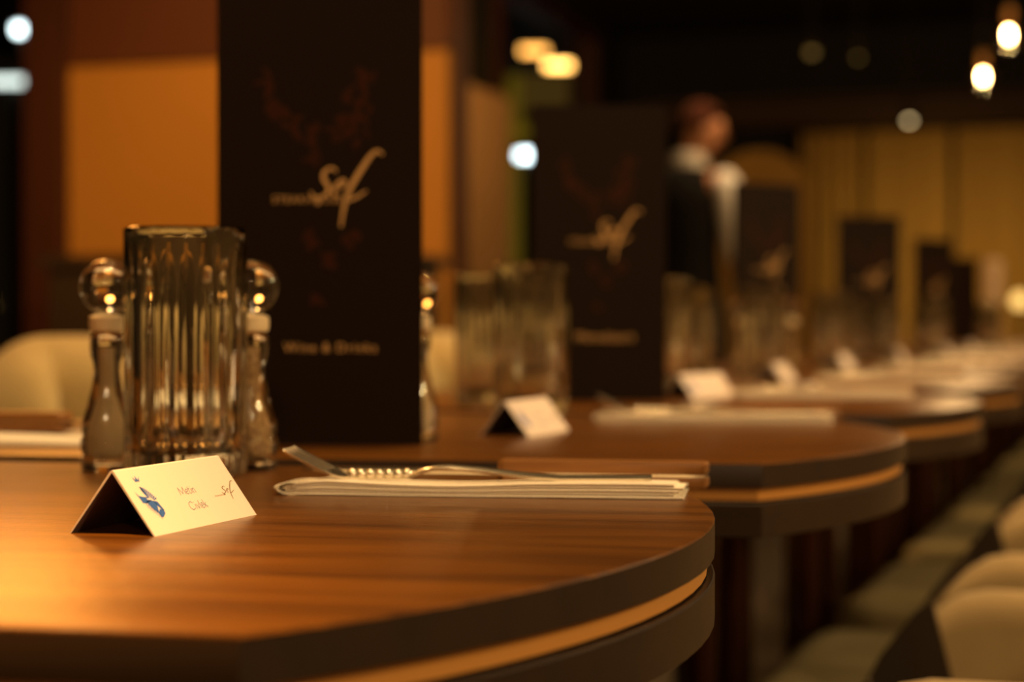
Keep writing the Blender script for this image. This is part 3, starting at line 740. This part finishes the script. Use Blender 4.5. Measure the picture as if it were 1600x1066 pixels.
# ------------------------------------------------------------------ lamps and reflected lamps in view
M_BULBG = mat('bulb_glass', (1, .93, .8), .0, trans=1, ior=1.3)
M_FIL = mat('filament', (1, .6, .2), .5, emit=(1.0, .58, .20), strength=150)
def pendant(px, py, Y, label, group='filament pendants'):
    p = at(px, py, Y); t = thing('pendant_lamp', label, 'lamp', (p.x, p.y, 3.0), 0, group)
    z = p.z-3.0
    bm = bmesh.new(); lathe(bm, [(.05, -.02), (.05, 0)], 20); obj('ceiling_rose', bm, M_BLACK, t)
    bm = bmesh.new(); tube(bm, [(0, 0, -.02), (0, 0, z+.105)], .003, 8); obj('cord', bm, M_BLACK, t)
    bm = bmesh.new(); lathe(bm, [(.006, z+.105), (.017, z+.10), (.018, z+.055), (.014, z+.05)], 16); obj('socket', bm, M_BRASS, t, smooth=40)
    bm = bmesh.new(); lathe(bm, [(.012, z+.05), (.020, z+.035), (.035, z+.012), (.040, z-.012), (.034, z-.036), (.018, z-.050), (.002, z-.0535)], 24)
    bu = obj('bulb', bm, M_BULBG, t, smooth=60)
    bm = bmesh.new(); tube(bm, [(0, 0, z+.016), (0, 0, z-.014)], [.004, .006], 10); obj('filament', bm, M_FIL, bu, smooth=50)
    pl = point('pendant_light', (p.x, p.y, p.z-.09), 6, WARM, .03)
pendant(1575, 56, 7.2, 'glowing filament pendant at the top right corner')
pendant(1535, 121, 8.4, 'glowing filament pendant left of and below the corner one')
# hung glowing tubes standing in for lamp reflections in the far window
M_TUBE = mat('warm_tube', (1, .7, .3), .5, emit=(1.0, .52, .12), strength=6.5)
M_TUBE2 = mat('warm_tube_dim', (1, .7, .3), .5, emit=(1.0, .46, .09), strength=3.2)
for px, py, Y, hl, m, l in ((872, 103, 11.4, .085, M_TUBE, 'bright warm bar standing in for a lamp reflection in the far window'), (834, 80, 11.9, .09, M_TUBE2, 'dimmer warm bar standing in for a lamp reflection, above left of the bright one')):
    p = at(px, py, Y); t = thing('reflection_bar', l, 'lamp', (p.x, p.y, 3.0), 0, 'warm bars for lamp reflections')
    z = p.z-3.0
    bm = bmesh.new(); tube(bm, [(-hl, 0, z), (hl, 0, z)], .022, 14); obj('tube', bm, m, t, smooth=50)
    for x in (-hl, hl):
        bm = bmesh.new(); tube(bm, [(x*1.05, 0, z), (x*.9, 0, z)], .026, 14); obj('end_cap', bm, M_BLACK, t, smooth=50)
    bm = bmesh.new(); tube(bm, [(0, 0, 0), (0, 0, z+.02)], .004, 8); obj('cord', bm, M_BLACK, t)
# small recessed / surface spots at the rear
M_SPOTE = mat('spot_glow', (1, .85, .55), .5, emit=(1, .72, .34), strength=3.5)
M_SPOTD = mat('spot_glow_dim', (1, .85, .4), .5, emit=(1, .8, .25), strength=.12)
M_GLOBE = mat('globe_glow', (1, .8, .4), .5, emit=(1, .60, .16), strength=1.6)
def small_spot(px, py, Y, r, m, label):
    p = at(px, py, Y); t = thing('ceiling_spot', label, 'lamp', (p.x, p.y, 3.0), 0, 'small ceiling spots'); z = p.z-3.0
    bm = bmesh.new(); tube(bm, [(0, 0, 0), (0, 0, z+.04)], .008, 8); obj('stem', bm, M_BLACK, t)
    bm = bmesh.new(); lathe(bm, [(.02, z+.045), (.035, z+.03), (.035, z-.01), (.030, z-.01)], 16); obj('housing', bm, M_BLACK, t, smooth=40)
    bm = bmesh.new(); bmesh.ops.create_uvsphere(bm, u_segments=14, v_segments=10, radius=r); bmesh.ops.translate(bm, verts=bm.verts, vec=(0, 0, z-.01)); obj('lens', bm, m, t, smooth=60)
small_spot(1420, 185, 13.3, .022, M_SPOTE, 'small pale ceiling spot above the mustard curtain')
small_spot(1340, 87, 12.0, .018, M_SPOTD, 'very dim ceiling spot left of the filament pendants')
small_spot(1268, 78, 12.0, .030, M_SPOTD, 'dim yellowish ceiling spot above the waiter\'s right')
p = at(1594, 470, 10.5)
gl = thing('globe_lamp', 'round yellow globe lamp at the far right edge', 'lamp', (p.x, p.y, TABLE_Z), 0)
gl.location.z = 0
bm = bmesh.new(); lathe(bm, [(.12, 0), (.12, .02), (.014, .03), (.014, p.z-.05), (.03, p.z-.04)], 20); obj('stand', bm, M_BLACK, gl, smooth=40)
bm = bmesh.new(); bmesh.ops.create_uvsphere(bm, u_segments=20, v_segments=14, radius=.045); bmesh.ops.translate(bm, verts=bm.verts, vec=(0, 0, p.z)); obj('globe', bm, M_GLOBE, gl, smooth=60)

# tall pale candle on the far end of the row
p = at(1552, 526, 9.1)
cd = thing('pillar_candle', 'tall pale pillar candle in glass on the far end of the table row', 'candle', (p.x, p.y, TABLE_Z), 0)
bm = bmesh.new(); lathe(bm, [(.045, .0), (.045, .005), (.044, .375), (.03, .38)], 24); obj('wax', bm, mat('pale_wax', (.62, .45, .30), .6), cd, smooth=40)
bm = bmesh.new(); tube(bm, [(0, 0, .38), (.002, 0, .392)], .0015, 6); obj('wick', bm, M_BLACK, cd)

# ------------------------------------------------------------------ lights in the street outside
M_STREET = mat('street_white', (1, 1, 1), .5, emit=(.80, .95, 1.0), strength=9)
M_STREETD = mat('street_white_dim', (1, 1, 1), .5, emit=(.80, .90, .85), strength=2.2)
def street(px, py, Y, half, r, m, label):
    p = at(px, py, Y); t = thing('street_lamp', label, 'street lamp', (p.x, p.y, 0), 0, 'white street lamps outside')
    bm = bmesh.new(); tube(bm, [(0, .06, 0), (0, .06, p.z+.06)], .025, 10); obj('pole', bm, M_BLACK, t)
    bm = bmesh.new(); add_box(bm, -half-.03, half+.03, -.05, .09, p.z+r, p.z+r+.04); obj('head', bm, M_BLACK, t)
    bm = bmesh.new(); tube(bm, [(-half, 0, p.z), (half, 0, p.z)], r, 12); obj('tube', bm, m, t, smooth=50)
street(34, 47, 9.5, .03, .022, M_STREET, 'bright white street lamp outside the left window, upper one')
street(18, 128, 9.3, .10, .018, M_STREETD, 'long dim white street lamp outside the left window, lower one')
street(820, 243, 17.5, .07, .035, M_STREET, 'bright white street lamp beyond the far window')
street(787, 243, 17.5, .01, .03, M_STREETD, 'small dim street lamp beyond the far window, left of the bright one')
# lit shop front across the street, seen through the far window
M_YEL = mat('yellow_green_glow', (.3, .25, .03), .5, emit=(.30, .185, .012), strength=.30)
M_GRN = mat('green_glow', (.1, .3, .03), .5, emit=(.10, .24, .01), strength=.5)
sf = thing('shop_front', 'dim yellow-green lit shop front across the street, seen through the far window', 'shop front', (at(850, 500, 19)).to_tuple(), 0)
sf.location.z = 0
def sfbox(name, x0, x1, y0, y1, m, dy=0):
    a = at(x0, y0, 19); b = at(x1, y1, 19); bm = bmesh.new()
    add_box(bm, a.x-sf.location.x, b.x-sf.location.x, dy, dy+.15, max(0, b.z), a.z); obj(name, bm, m, sf)
sfbox('wall', 600, 1010, -200, 700, M_WALLD, .2)
sfbox('lit_post', 792, 814, 15, 420, M_YEL); sfbox('lit_post', 898, 910, 15, 420, M_YEL)
sfbox('sign_band', 776, 908, 10, 30, M_GRN); sfbox('lit_transom', 790, 840, 195, 212, M_YEL)
sfbox('lit_window', 816, 896, 32, 170, mat('amber_dim_glow', (.2, .1, .02), .5, emit=(.2, .11, .02), strength=.25), .05)
